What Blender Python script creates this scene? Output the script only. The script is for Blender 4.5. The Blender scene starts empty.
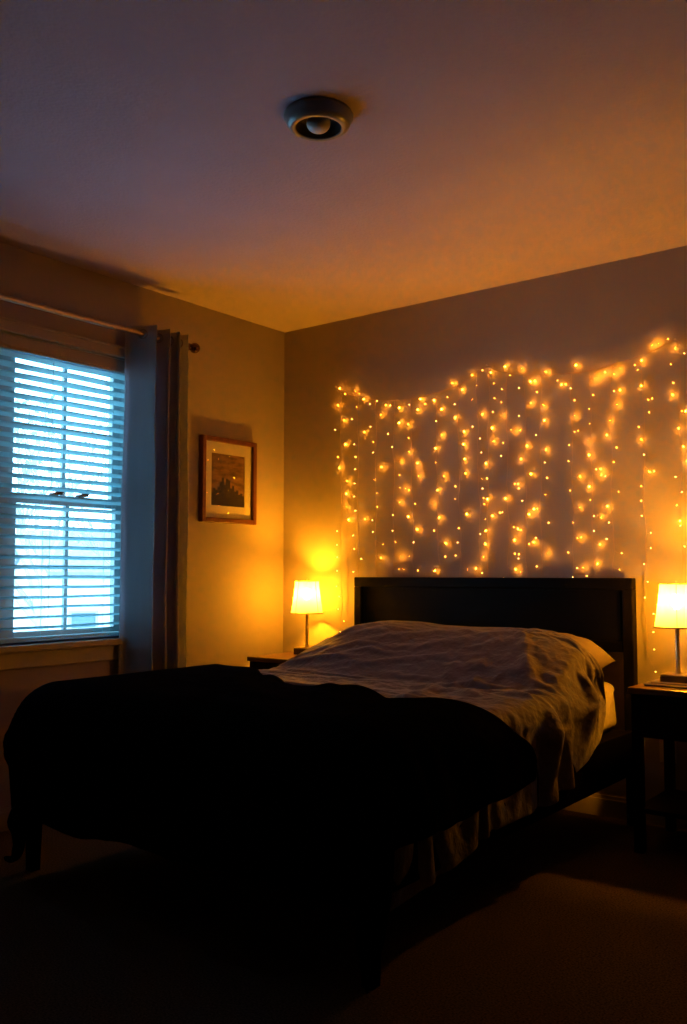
LAMP = 2450.0; LED = 31; SKY = 8.8; EXPO = 0.0
import bpy, bmesh, math, random
from mathutils import Vector, Matrix, noise
random.seed(7)
S = bpy.context.scene
COL = S.collection
PI = math.pi

# ------------------------------------------------------------------ helpers
def tag(o, label=None, cat=None, group=None, kind=None):
    if label: o['label'] = label
    if cat: o['category'] = cat
    if group: o['group'] = group
    if kind: o['kind'] = kind
    return o

def thing(name, loc, label, cat, group=None):
    o = bpy.data.objects.new(name, None)
    o.empty_display_size = 0.1
    COL.objects.link(o)
    o.location = loc
    return tag(o, label, cat, group)

def link(name, bm, mats, parent=None, smooth=None, local=True):
    me = bpy.data.meshes.new(name)
    bm.to_mesh(me); bm.free()
    for m in (mats if isinstance(mats, (list, tuple)) else [mats]):
        me.materials.append(m)
    if smooth is not None:
        for p in me.polygons: p.use_smooth = True
        if smooth < 180:
            me.set_sharp_from_angle(angle=math.radians(smooth))
    o = bpy.data.objects.new(name, me)
    COL.objects.link(o)
    if parent is not None:
        o.parent = parent
    return o

def box(bm, x0, x1, y0, y1, z0, z1, mat=0, bevel=0.0, seg=2):
    vs = [bm.verts.new((x, y, z)) for x in (x0, x1) for y in (y0, y1) for z in (z0, z1)]
    idx = [(0,1,3,2),(4,6,7,5),(0,4,5,1),(2,3,7,6),(0,2,6,4),(1,5,7,3)]
    fs = [bm.faces.new([vs[i] for i in f]) for f in idx]
    for f in fs: f.material_index = mat
    if bevel > 0:
        es = list({e for f in fs for e in f.edges})
        r = bmesh.ops.bevel(bm, geom=es, offset=bevel, segments=seg, profile=0.5, affect='EDGES')
        for f in r['faces']: f.material_index = mat
    return fs

def tube(bm, pts, rad, seg=8, mat=0, cap=True):
    pts = [Vector(p) for p in pts]
    n = len(pts)
    if not isinstance(rad, (list, tuple)): rad = [rad] * n
    rings = []
    prev = None
    for i, p in enumerate(pts):
        t = (pts[min(i + 1, n - 1)] - pts[max(i - 1, 0)]).normalized()
        if prev is None:
            a = Vector((0, 0, 1)) if abs(t.z) < 0.9 else Vector((1, 0, 0))
            u = t.cross(a).normalized()
        else:
            u = (prev - t * prev.dot(t)).normalized()
        prev = u
        v = t.cross(u)
        rings.append([bm.verts.new(p + (u * math.cos(2*PI*k/seg) + v * math.sin(2*PI*k/seg)) * rad[i]) for k in range(seg)])
    for a, b in zip(rings, rings[1:]):
        for k in range(seg):
            f = bm.faces.new((a[k], b[k], b[(k+1) % seg], a[(k+1) % seg])); f.material_index = mat
    if cap:
        for r in (list(reversed(rings[0])), rings[-1]):
            try:
                f = bm.faces.new(r); f.material_index = mat
            except ValueError: pass

def lathe(bm, prof, centre=(0, 0, 0), seg=32, mat=0, close=False, sx=1, sy=1):
    c = Vector(centre)
    rings = []
    for r, z in prof:
        if r < 1e-6:
            rings.append([bm.verts.new(c + Vector((0, 0, z)))])
        else:
            rings.append([bm.verts.new(c + Vector((r*sx*math.cos(2*PI*k/seg), r*sy*math.sin(2*PI*k/seg), z))) for k in range(seg)])
    for a, b in zip(rings, rings[1:]):
        for k in range(seg):
            k2 = (k + 1) % seg
            if len(a) == 1 and len(b) == 1: continue
            if len(a) == 1: q = (a[0], b[k2], b[k])
            elif len(b) == 1: q = (a[k], a[k2], b[0])
            else: q = (a[k], a[k2], b[k2], b[k])
            f = bm.faces.new(q); f.material_index = mat

def fixn(bm):
    bmesh.ops.recalc_face_normals(bm, faces=bm.faces[:])

# ------------------------------------------------------------------ materials
def mat(name, col, rough=0.6, metal=0.0, spec=0.5, bump=None, var=None, coat=0.0, sheen=0.0):
    """bump=(scale,strength,detail), var=(scale,amount)"""
    m = bpy.data.materials.new(name); m.use_nodes = True
    nt = m.node_tree; b = nt.nodes['Principled BSDF']
    b.inputs['Base Color'].default_value = (*col, 1)
    b.inputs['Roughness'].default_value = rough
    b.inputs['Metallic'].default_value = metal
    b.inputs['Specular IOR Level'].default_value = spec
    b.inputs['Coat Weight'].default_value = coat
    b.inputs['Sheen Weight'].default_value = sheen
    tc = nt.nodes.new('ShaderNodeTexCoord')
    if var:
        n = nt.nodes.new('ShaderNodeTexNoise'); n.inputs['Scale'].default_value = var[0]; n.inputs['Detail'].default_value = 6
        mp = nt.nodes.new('ShaderNodeMapping')
        if len(var) > 2: mp.inputs['Scale'].default_value = var[2]
        nt.links.new(tc.outputs['Object'], mp.inputs['Vector'])
        nt.links.new(mp.outputs['Vector'], n.inputs['Vector'])
        cr = nt.nodes.new('ShaderNodeValToRGB')
        cr.color_ramp.elements[0].position = 0.3; cr.color_ramp.elements[1].position = 0.7
        cr.color_ramp.elements[0].color = (*[c*(1-var[1]) for c in col], 1)
        cr.color_ramp.elements[1].color = (*[min(1, c*(1+var[1])) for c in col], 1)
        nt.links.new(n.outputs['Fac'], cr.inputs['Fac'])
        nt.links.new(cr.outputs['Color'], b.inputs['Base Color'])
    if bump:
        n2 = nt.nodes.new('ShaderNodeTexNoise'); n2.inputs['Scale'].default_value = bump[0]
        n2.inputs['Detail'].default_value = bump[2] if len(bump) > 2 else 3
        nt.links.new(tc.outputs['Object'], n2.inputs['Vector'])
        bp = nt.nodes.new('ShaderNodeBump'); bp.inputs['Strength'].default_value = bump[1]
        bp.inputs['Distance'].default_value = bump[3] if len(bump) > 3 else 0.004
        nt.links.new(n2.outputs['Fac'], bp.inputs['Height'])
        nt.links.new(bp.outputs['Normal'], b.inputs['Normal'])
    return m

def emit(name, col, strength):
    m = bpy.data.materials.new(name); m.use_nodes = True
    nt = m.node_tree; nt.nodes.clear()
    e = nt.nodes.new('ShaderNodeEmission'); e.inputs['Color'].default_value = (*col, 1); e.inputs['Strength'].default_value = strength
    o = nt.nodes.new('ShaderNodeOutputMaterial'); nt.links.new(e.outputs[0], o.inputs['Surface'])
    return m

def translucent(name, col, tcol, wt=0.5, clear=0.0, rough=0.8):
    m = bpy.data.materials.new(name); m.use_nodes = True
    nt = m.node_tree; nt.nodes.clear()
    d = nt.nodes.new('ShaderNodeBsdfDiffuse'); d.inputs['Color'].default_value = (*col, 1)
    t = nt.nodes.new('ShaderNodeBsdfTranslucent'); t.inputs['Color'].default_value = (*tcol, 1)
    mx = nt.nodes.new('ShaderNodeMixShader'); mx.inputs[0].default_value = wt
    nt.links.new(d.outputs[0], mx.inputs[1]); nt.links.new(t.outputs[0], mx.inputs[2])
    out = nt.nodes.new('ShaderNodeOutputMaterial'); last = mx
    if clear > 0:
        tr = nt.nodes.new('ShaderNodeBsdfTransparent'); m2 = nt.nodes.new('ShaderNodeMixShader'); m2.inputs[0].default_value = clear
        nt.links.new(mx.outputs[0], m2.inputs[1]); nt.links.new(tr.outputs[0], m2.inputs[2]); last = m2
    nt.links.new(last.outputs[0], out.inputs['Surface'])
    return m

def glass(name, tint=(1, 1, 1), refl=0.08, rough=0.0):
    m = bpy.data.materials.new(name); m.use_nodes = True
    nt = m.node_tree; nt.nodes.clear()
    tr = nt.nodes.new('ShaderNodeBsdfTransparent'); tr.inputs[0].default_value = (*tint, 1)
    g = nt.nodes.new('ShaderNodeBsdfGlossy'); g.inputs['Roughness'].default_value = rough
    lw = nt.nodes.new('ShaderNodeLayerWeight'); lw.inputs[0].default_value = .5
    pw_ = nt.nodes.new('ShaderNodeMath'); pw_.operation = 'POWER'; pw_.inputs[1].default_value = 5
    nt.links.new(lw.outputs['Facing'], pw_.inputs[0])
    mth = nt.nodes.new('ShaderNodeMath'); mth.operation = 'MULTIPLY_ADD'; mth.inputs[1].default_value = .9; mth.inputs[2].default_value = refl*.04
    nt.links.new(pw_.outputs[0], mth.inputs[0])
    mx = nt.nodes.new('ShaderNodeMixShader')
    nt.links.new(mth.outputs[0], mx.inputs[0]); nt.links.new(tr.outputs[0], mx.inputs[1]); nt.links.new(g.outputs[0], mx.inputs[2])
    out = nt.nodes.new('ShaderNodeOutputMaterial'); nt.links.new(mx.outputs[0], out.inputs['Surface'])
    return m

def add_translucency(m, tcol, w):
    nt = m.node_tree; b = nt.nodes['Principled BSDF']; out = nt.nodes['Material Output']
    t = nt.nodes.new('ShaderNodeBsdfTranslucent'); t.inputs['Color'].default_value = (*tcol, 1)
    mx = nt.nodes.new('ShaderNodeMixShader'); mx.inputs[0].default_value = w
    nt.links.new(b.outputs[0], mx.inputs[1]); nt.links.new(t.outputs[0], mx.inputs[2]); nt.links.new(mx.outputs[0], out.inputs['Surface'])
    return m

WARM = (1.0, 0.36, 0.008)
M = dict(
    wall=mat('wall_paint', (.34, .275, .26), .75, spec=.2, bump=(260, .25, 2, .001), var=(3, .03)),
    ceiling=mat('ceiling_texture', (.50, .41, .55), .9, spec=.2, bump=(75, .55, 5, .006), var=(5, .03)),
    carpet=mat('carpet', (.095, .06, .045), .95, spec=.1, bump=(240, 1.0, 4, .02), var=(170, .75)),
    trim=mat('white_trim_paint', (.38, .32, .29), .4, bump=(60, .08, 2, .001)),
    vinyl=mat('window_vinyl', (.35, .42, .45), .4, bump=(40, .05, 2, .001)),
    curtain=mat('curtain_cloth', (.27, .26, .26), .8, spec=.3, bump=(400, .5, 2, .0015), var=(18, .14, (1, 1, .15)), sheen=.2),
    wall_dark=mat('low_bounce_wall_paint', (.10, .09, .09), .8, spec=.3, bump=(260, .25, 2, .001), var=(3, .03)),  # unseen walls, darkened to cut light bouncing back into the room
    rod=mat('brushed_rod', (.42, .33, .28), .3, metal=1, bump=(90, .05, 2, .001)),
    bronze=mat('dark_bronze', (.10, .05, .035), .25, metal=1, bump=(60, .05, 2, .001)),
    ring=mat('grommet_metal', (.30, .25, .22), .3, metal=1, bump=(90, .05, 2, .001)),
    wood=mat('espresso_wood', (.0018, .0014, .0015), .45, spec=.05, bump=(30, .12, 5, .001), var=(6, .35, (1, 1, 6))),
    woodtop=mat('nightstand_wood', (.045, .018, .010), .28, spec=.5, bump=(30, .1, 5, .001), var=(6, .3, (1, 8, 1))),
    frame=mat('picture_frame_wood', (.11, .030, .014), .35, bump=(50, .15, 4, .001), var=(30, .3, (1, 1, .2))),
    mat_board=mat('mat_board', (.75, .66, .55), .8, bump=(200, .05, 2, .0005)),
    sheet=mat('grey_sheet', (.090, .062, .074), .75, spec=.25, bump=(26, .9, 6, .014), var=(4, .08), sheen=.15),
    fitted=mat('cream_fitted_sheet', (.27, .22, .17), .8, spec=.2, bump=(45, .5, 4, .006)),
    pillow=mat('pillow_cotton', (.20, .15, .12), .8, spec=.2, bump=(30, .5, 4, .006)),
    duvet=mat('black_comforter', (.0028, .0028, .0034), .95, spec=.0, bump=(25, .6, 4, .008)),
    bed=mat('bed_frame_black', (.002, .0015, .0015), .8, spec=.0, bump=(30, .1, 4, .001)),
    metal=mat('satin_nickel', (.50, .40, .32), .28, metal=1, bump=(90, .04, 2, .001)),
    darkbase=mat('lamp_base_dark', (.03, .02, .015), .25, spec=.6, bump=(60, .04, 2, .001)),
    shadetrim=mat('shade_trim', (.12, .06, .03), .7, bump=(200, .2, 2, .001)),
    cable=mat('cable', (.34, .22, .18), .5, bump=(60, .05, 2, .001)),
    plastic=mat('outlet_plastic', (.55, .45, .38), .4, bump=(60, .03, 2, .001)),
    black=mat('black_baffle', (.004, .004, .005), .6, bump=(60, .05, 2, .001)),
    fixture=mat('fixture_trim', (.17, .17, .18), .28, spec=.7, bump=(60, .04, 2, .001)),
    bulbglass=mat('frosted_bulb', (.55, .50, .47), .35, bump=(60, .03, 2, .001)),
    slat=translucent('blind_slat', (.50, .70, .72), (.44, .70, .78), .35),
    shade=translucent('lamp_shade_fabric', (.58, .54, .62), (.58, .54, .72), .68, .21),
    pane=glass('window_glass', (.95, .98, 1.0), 1.0),
    picglass=glass('picture_glass', (.98, .98, .98), 2.2, .035),
    led=emit('led_glow', (1.0, .38, .07), LED*1.5),
    led_side=emit('led_glow_bright', (1.0, .30, .02), LED*1.4),
    led_wall=emit('led_glow_full', (1.0, .315, .012), LED*7.5),
    hotbulb=emit('lamp_bulb_glow', WARM, LAMP),
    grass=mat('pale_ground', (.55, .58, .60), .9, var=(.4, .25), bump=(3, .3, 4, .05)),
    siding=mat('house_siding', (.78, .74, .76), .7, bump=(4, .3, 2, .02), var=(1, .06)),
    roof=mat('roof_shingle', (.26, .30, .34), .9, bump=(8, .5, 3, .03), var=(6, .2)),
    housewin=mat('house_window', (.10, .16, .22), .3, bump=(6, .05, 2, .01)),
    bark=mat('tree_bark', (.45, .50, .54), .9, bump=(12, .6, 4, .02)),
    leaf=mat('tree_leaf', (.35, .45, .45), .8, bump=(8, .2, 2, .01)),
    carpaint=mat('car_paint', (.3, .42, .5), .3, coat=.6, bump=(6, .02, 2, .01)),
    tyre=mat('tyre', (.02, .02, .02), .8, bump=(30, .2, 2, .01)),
    sky_print=mat('print_sky', (.18, .095, .055), .8, spec=.1, var=(14, .6, (1, 1, 3))),
    city_print=mat('print_city', (.006, .005, .006), .8, spec=.1, bump=(60, .05, 2, .0005)),
    tray=mat('tray_lacquer', (.02, .015, .012), .25, spec=.6, bump=(60, .04, 2, .001)),
)

M['curtain_t'] = add_translucency(M['curtain'], (.80, .80, .90), .36)

# ------------------------------------------------------------------ camera
cam = bpy.data.cameras.new('camera'); camo = bpy.data.objects.new('camera', cam); COL.objects.link(camo)
camo.location = (3.426, -3.873, 1.056)
camo.rotation_euler = (PI/2 + math.atan(61/902), 0, math.radians(37.69))
cam.sensor_fit = 'VERTICAL'; cam.sensor_height = 24; cam.lens = 24 * 902 / 1024
cam.clip_start = .05; cam.clip_end = 500
S.camera = camo

# ------------------------------------------------------------------ room shell
H = 2.45; XR = 4.7; YF = -5.2
WY0, WY1, WZ0, WZ1 = -2.43, -1.06, .755, 2.08       # window opening in the left wall

def shell(name, boxes, m):
    bm = bmesh.new()
    for b in boxes: box(bm, *b)
    return tag(link(name, bm, m), kind='structure')
shell('floor', [(-.15, XR+.15, YF-.15, .15, -.12, 0)], M['carpet'])
shell('ceiling', [(-.15, XR+.15, YF-.15, .15, H, H+.12)], M['ceiling'])
shell('wall_back', [(-.15, XR+.15, 0, .15, 0, H)], M['wall'])
shell('wall_right', [(XR, XR+.15, YF, 0, 0, H)], M['wall_dark'])
shell('wall_front', [(-.15, XR+.15, YF-.15, YF, 0, H)], M['wall_dark'])
shell('wall_left', [(-.15, 0, YF, WY0, 0, H), (-.15, 0, WY1, 0, 0, H),
                    (-.15, 0, WY0, WY1, 0, WZ0), (-.15, 0, WY0, WY1, WZ1, H)], M['wall'])
def baseboard(name, pts):
    bm = bmesh.new()
    for (x0, x1, y0, y1, ax) in pts:
        box(bm, x0, x1, y0, y1, 0, .075)
        if ax == 'x': box(bm, x0, x0+.008, y0, y1, .075, .09)
        else: box(bm, x0, x1, y1-.008, y1, .075, .09)
    return tag(link(name, bm, M['trim']), kind='structure')
baseboard('baseboard_left', [(.0005, .015, YF+.02, -.016, 'x')])
baseboard('baseboard_back', [(.0005, XR-.001, -.015, -.0005, 'y')])

# window: casing, sill, apron, jambs, sashes, panes
win = thing('window_1', (0, (WY0+WY1)/2, WZ0), 'white twin double hung window with daylight behind it, in the left wall', 'window')
win['kind'] = 'structure'
WL = Vector(win.location)
def wlink(name, bm, m, smooth=None):
    o = link(name, bm, m, None, smooth); o.data.transform(Matrix.Translation(-WL)); o.parent = win; return o
bm = bmesh.new()                                   # casing around the opening
box(bm, .0, .022, WY0-.075, WY1+.075, WZ1-.005, WZ1+.045, bevel=.004)
box(bm, .0, .028, WY0-.080, WY1+.080, WZ1+.036, WZ1+.048, bevel=.003)
box(bm, .0, .022, WY1+.0, WY1+.075, WZ0-.01, WZ1-.005, bevel=.004)
box(bm, .0, .022, WY0-.075, WY0, WZ0-.01, WZ1-.005, bevel=.004)
wlink('casing', bm, M['trim'])
bm = bmesh.new()
box(bm, -.10, .045, WY0-.09, WY1+.09, WZ0-.03, WZ0, bevel=.006)
wlink('window_sill', bm, M['trim'])
bm = bmesh.new()
box(bm, .0, .018, WY0-.075, WY1+.075, WZ0-.10, WZ0-.031, bevel=.004)
wlink('apron', bm, M['trim'])
bm = bmesh.new()
box(bm, -.15, -.0, WY1-.012, WY1, WZ0, WZ1); box(bm, -.15, -.0, WY0, WY0+.012, WZ0, WZ1); box(bm, -.15, -.0, WY0, WY1, WZ1-.012, WZ1)
MC = -1.745                                       # mullion between the twin units
box(bm, -.15, -.075, MC-.045, MC+.045, WZ0, WZ1-.012)
wlink('jamb', bm, M['vinyl'])
def sash(x, y0, y1, z0, z1, name, st=.04):
    fr = bmesh.new()
    t = .03
    box(fr, x-t, x, y0, y0+st, z0, z1, bevel=.003); box(fr, x-t, x, y1-st, y1, z0, z1, bevel=.003)
    box(fr, x-t, x, y0+st, y1-st, z0, z0+.045, bevel=.003); box(fr, x-t, x, y0+st, y1-st, z1-.045, z1, bevel=.003)
    ym = (y0+y1)/2; zm = (z0+z1)/2
    box(fr, x-t*.8, x-t*.25, ym-.009, ym+.009, z0+.045, z1-.045); box(fr, x-t*.78, x-t*.27, y0+st, y1-st, zm-.009, zm+.009)
    o = wlink(name, fr, M['vinyl'])
    pb = bmesh.new(); box(pb, x-t*.6, x-t*.45, y0+st-.002, y1-st+.002, z0+.043, z1-.043)
    p = link('pane', pb, M['pane']); p.data.transform(Matrix.Translation(-WL)); p.parent = o
    return o
ZM = 1.385
for (a, b) in ((MC+.045, WY1-.012), (WY0+.012, MC-.045)):
    sash(-.085, a+.004, b-.004, WZ0+.002, ZM+.022, 'lower_sash', .045)
    sash(-.118, a+.004, b-.004, ZM-.022, WZ1-.014, 'upper_sash', .045)
    lk = bmesh.new(); ym = (a+b)/2
    for yy in (ym-.07, ym+.07):
        box(lk, -.105, -.06, yy-.022, yy+.022, ZM+.0225, ZM+.032, bevel=.003); box(lk, -.082, -.064, yy-.006, yy+.03, ZM+.032, ZM+.045, bevel=.002)
    wlink('sash_lock', lk, M['bronze'])

# venetian blind hung inside the opening
bl = thing('venetian_blind', (-.03, (WY0+WY1)/2, WZ0), 'white horizontal slat blind, lowered and open, hanging in the bright window', 'blind')
BL = Vector(bl.location)
def blink(name, bm, m, smooth=None):
    o = link(name, bm, m, None, smooth); o.data.transform(Matrix.Translation(-BL)); o.parent = bl; return o
BY0, BY1 = WY0+.02, WY1-.016
bm = bmesh.new(); tilt = math.radians(14)
zt = WZ1-.075; nsl = 28; pitch = (zt-(WZ0+.035))/nsl
for i in range(nsl):
    zc = zt - pitch*(i+.3)
    t2 = tilt + random.uniform(-.02, .02)
    ny = 12
    top = []; bot = []
    for j in range(7):
        s = -1 + 2*j/6
        dx = s*.025; dz = .0028*(1-s*s)
        x = dx*math.cos(t2) - dz*math.sin(t2); z = dx*math.sin(t2) + dz*math.cos(t2)
        rt = []; rb = []
        for k in range(ny+1):
            yy = BY0 + (BY1-BY0)*k/ny
            wob = .0012*math.sin(k*1.3+i*2.1)
            rt.append(bm.verts.new((-.030+x, yy, zc+z+wob+.0012))); rb.append(bm.verts.new((-.030+x, yy, zc+z+wob-.0012)))
        top.append(rt); bot.append(rb)
    for j in range(6):
        for k in range(ny):
            bm.faces.new((top[j][k], top[j+1][k], top[j+1][k+1], top[j][k+1]))
            bm.faces.new((bot[j][k], bot[j][k+1], bot[j+1][k+1], bot[j+1][k]))
    for k in range(ny):
        bm.faces.new((top[0][k], top[0][k+1], bot[0][k+1], bot[0][k])); bm.faces.new((top[6][k], bot[6][k], bot[6][k+1], top[6][k+1]))
    for k in (0, ny):
        for j in range(6):
            bm.faces.new((top[j][k], top[j+1][k], bot[j+1][k], bot[j][k]))
fixn(bm)
blink('slats', bm, M['slat'], 40)
bm = bmesh.new(); box(bm, -.055, -.008, BY0, BY1, WZ1-.062, WZ1-.013, bevel=.003)
blink('headrail', bm, M['slat'])
bm = bmesh.new(); box(bm, -.007, -.001, BY0-.002, BY1+.002, WZ1-.075, WZ1-.013, bevel=.002); box(bm, -.001, .002, BY0-.002, BY1+.002, WZ1-.062, WZ1-.022, bevel=.001)
blink('valance', bm, M['trim'])
bm = bmesh.new(); box(bm, -.056, -.004, BY0, BY1, WZ0+.008, WZ0+.026, bevel=.004)
blink('bottom_rail', bm, M['slat'])
for yy in (BY1-.13, BY1-.46, BY1-.80, BY1-1.12, BY0+.04):
    bm = bmesh.new()
    for xx in (-.0575, -.0035):
        tube(bm, [(xx, yy, WZ0+.02), (xx, yy, WZ1-.06)], .0011, 5)
    for i in range(nsl):
        zc = zt - pitch*(i+.3)
        tube(bm, [(-.0575, yy, zc-.0085), (-.0035, yy, zc+.004)], .0008, 4)
    blink('ladder_cord', bm, M['slat'])
bm = bmesh.new(); tube(bm, [(.006, BY0+.1, WZ1-.08), (.008, BY0+.1, 1.3)], .004, 8)
blink('tilt_wand', bm, M['vinyl'], 60)

# curtain rod with ball finials
rod = thing('curtain_rod', (.10, -1.9, 2.185), 'metal curtain rod with dark ball finial above the window', 'curtain rod')
RL = Vector(rod.location)
def rlink(name, bm, m, smooth=40):
    o = link(name, bm, m, None, smooth); o.data.transform(Matrix.Translation(-RL)); o.parent = rod; return o
bm = bmesh.new(); tube(bm, [(.10, -3.05, 2.185), (.10, -.85, 2.185)], .0125, 16); rlink('pole', bm, M['rod'])
for sy, y0 in ((1, -.85), (-1, -3.05)):
    bm = bmesh.new()
    prof = [(.0125, 0), (.017, .002), (.018, .010), (.012, .016), (.010, .024), (.016, .029), (.012, .034)]
    prof += [(.0265*math.sin(PI*(.14+.86*k/12)), .058-.0265*math.cos(PI*(.14+.86*k/12))) for k in range(13)]
    lathe(bm, prof, seg=24)
    bm.transform(Matrix.Translation((.10, y0, 2.185)) @ Matrix.Rotation(-PI/2*sy, 4, 'X')); fixn(bm)
    rlink('finial', bm, M['bronze'], 60)
for yy in (-.835, -2.0, -3.0):
    bm = bmesh.new()
    box(bm, .0, .006, yy-.012, yy+.012, 2.13, 2.20, bevel=.002); tube(bm, [(.004, yy, 2.165), (.10, yy, 2.165)], .005, 8)
    tube(bm, [(.10+.0155*math.cos(a), yy, 2.185+.0155*math.sin(a)) for a in [PI+PI*k/8 for k in range(9)]], .004, 6)
    rlink('bracket', bm, M['bronze'])

# grommet curtain panel
cu = thing('window_curtain', (.1, -1.03, .03), 'grey grommet curtain gathered at right side of window', 'curtain')
CU = Vector(cu.location)
bm = bmesh.new()
NW = 3.5; NS = 180; NZ = 60
def cpt(s, t):
    """s 0..1 across (left to right), t 0 at the floor, 1 at the top"""
    ph = s*NW*2*PI
    squeeze = 1 + .05*math.sin(2.5*(1-t))
    y = -1.182 + .290*(s**.62)*squeeze - .012*math.sin(ph*2)*(1-.3*t)*min(1, s*8)
    y -= .010*(1-t)*(1-s)
    amp = .060 + .008*(1-t)*math.sin(s*9+1)
    x = .105 - amp*math.cos(ph)*(1-.12*s) + .004*math.sin(s*60+t*8)*(1-t) + .003*math.sin(s*23+t*17)
    x += .012*noise.noise(Vector((s*9, t*2.2, 3.1)))*(1-t)**.5
    return Vector((x, y, .025 + (2.225-.025)*t))
g = [[bm.verts.new(cpt(i/NS, j/NZ)) for j in range(NZ+1)] for i in range(NS+1)]
for i in range(NS):
    for j in range(NZ):
        bm.faces.new((g[i][j], g[i+1][j], g[i+1][j+1], g[i][j+1]))
o = link('fabric', bm, M['curtain_t'], None, 180)
o.data.transform(Matrix.Translation(-CU)); o.parent = cu
md = o.modifiers.new('thick', 'SOLIDIFY'); md.thickness = .003; md.offset = 0
k = 0
for i in range(7):
    # the rod runs through a ring wherever the wave crosses the rod axis
    s = (PI/2 + i*PI)/(NW*2*PI)
    if s > 1: break
    p = cpt(s, (2.185-.025)/2.2); q = cpt(s+.004, (2.185-.025)/2.2)
    tdir = (q-p).normalized(); nrm = Vector((-tdir.y, tdir.x, 0)).normalized()
    if abs(p.x-.10) > .03: continue
    bm = bmesh.new()
    up = Vector((0, 0, 1))
    tube(bm, [p + (tdir*math.cos(a)+up*math.sin(a))*.021 for a in [2*PI*j/24 for j in range(25)]], .0042, 8, cap=False)
    o = link('grommet', bm, M['ring'], None, 60)
    o.data.transform(Matrix.Translation(-CU)); o.parent = cu

# framed city picture on the left wall
pic = thing('framed_picture', (0, -.46, 1.545), 'brown wooden frame with cream mat around a dark skyline photograph, on left wall', 'picture')
def plink(name, bm, m, smooth=None):
    o = link(name, bm, m, pic, smooth); return o
pw, ph_ = .203, .226; fw = .026
bm = bmesh.new()
for sgn in (-1, 1):
    box(bm, .0, .032, min(sgn*pw, sgn*(pw-fw)), max(sgn*pw, sgn*(pw-fw)), -ph_, ph_, bevel=.004)
    box(bm, .0, .032, -pw+fw, pw-fw, min(sgn*ph_, sgn*(ph_-fw)), max(sgn*ph_, sgn*(ph_-fw)), bevel=.004)
plink('frame', bm, M['frame'])
bm = bmesh.new()
iw, ih = .124, .138; zc = .003
for (a, b, c, d) in ((-pw+fw, -iw, -ph_+fw, ph_-fw), (iw, pw-fw, -ph_+fw, ph_-fw), (-iw, iw, -ph_+fw, -ih+zc), (-iw, iw, ih+zc, ph_-fw)):
    box(bm, .010, .0135, a, b, c, d)
plink('mat_board', bm, M['mat_board'])
bm = bmesh.new(); box(bm, .004, .0105, -iw-.004, iw+.004, -ih+zc-.004, ih+zc+.004)
pr = plink('skyline_print', bm, M['sky_print'])
bm = bmesh.new()
rs = random.Random(3)
y = -iw; 
hts = [.03, .06, .05, .075, .11, .14, .09, .135, .125, .07, .09, .05, .06, .03, .04, .02]
bwid = 2*iw/len(hts)
for h_ in hts:
    box(bm, .0106, .0112, y, min(iw, y+bwid*1.02), -ih+zc, -ih+zc+.045+h_*.75); y += bwid
box(bm, .0106, .0112, -iw, iw, -ih+zc, -ih+zc+.05)
o = plink('skyline', bm, M['city_print']); o.parent = pr
bm = bmesh.new(); box(bm, .0165, .018, -pw+fw, pw-fw, -ph_+fw, ph_-fw)
plink('glass', bm, M['picglass'])

# ceiling light
cl = thing('ceiling_light', (1.738, -1.813, H), 'round ceiling light with pale ring, black recess and unlit bulb', 'ceiling light')
bm = bmesh.new()
lathe(bm, [(.104, 0), (.107, -.006), (.105, -.014), (.099, -.020), (.098, -.028), (.094, -.036), (.084, -.043), (.074, -.045), (.070, -.043), (.069, -.036)], seg=64)
fixn(bm); link('trim_ring', bm, M['fixture'], cl, 50)
bm = bmesh.new(); lathe(bm, [(.0695, -.040), (.064, -.012), (.058, -.004), (0, -.003)], seg=48); link('baffle', bm, M['black'], cl, 60)
bm = bmesh.new(); lathe(bm, [(.020, -.0035), (.030, -.010), (.036, -.022), (.036, -.030)] + [(.036*math.cos(PI/2*k/8), -.030-.026*math.sin(PI/2*k/8)) for k in range(1, 9)], seg=40)
fixn(bm); link('bulb', bm, M['bulbglass'], cl, 80)

CORD=[[0.397,2.071],[0.459,2.035],[0.575,1.994],[0.693,1.966],[0.808,1.953],[0.895,1.95],[1.04,1.964],[1.168,1.986],[1.248,2.018],[1.331,2.058],[1.385,2.033],[1.438,2.014],[1.532,1.987],[1.614,1.976],[1.762,1.967],[1.852,1.966],[1.95,1.977],[2.093,2.001],[2.167,2.025],[2.219,2.043],[2.248,2.034],[2.292,1.984],[2.332,1.953]]
CORD_BULBS=[(0.42,2.067,3),(0.456,2.031,2),(0.52,2.04,3),(0.555,2.022,2),(0.583,1.987,3),(0.684,1.963,1),(0.943,1.944,3),(1.137,2.003,3),(1.249,2.029,3),(1.302,2.044,2),(1.352,2.029,3),(1.426,2.046,3),(1.509,2.024,3),(1.453,1.998,2),(1.638,1.992,3),(1.783,2.002,3),(2.136,2.037,3),(2.157,2.044,3),(2.199,2.055,2)]
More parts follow.
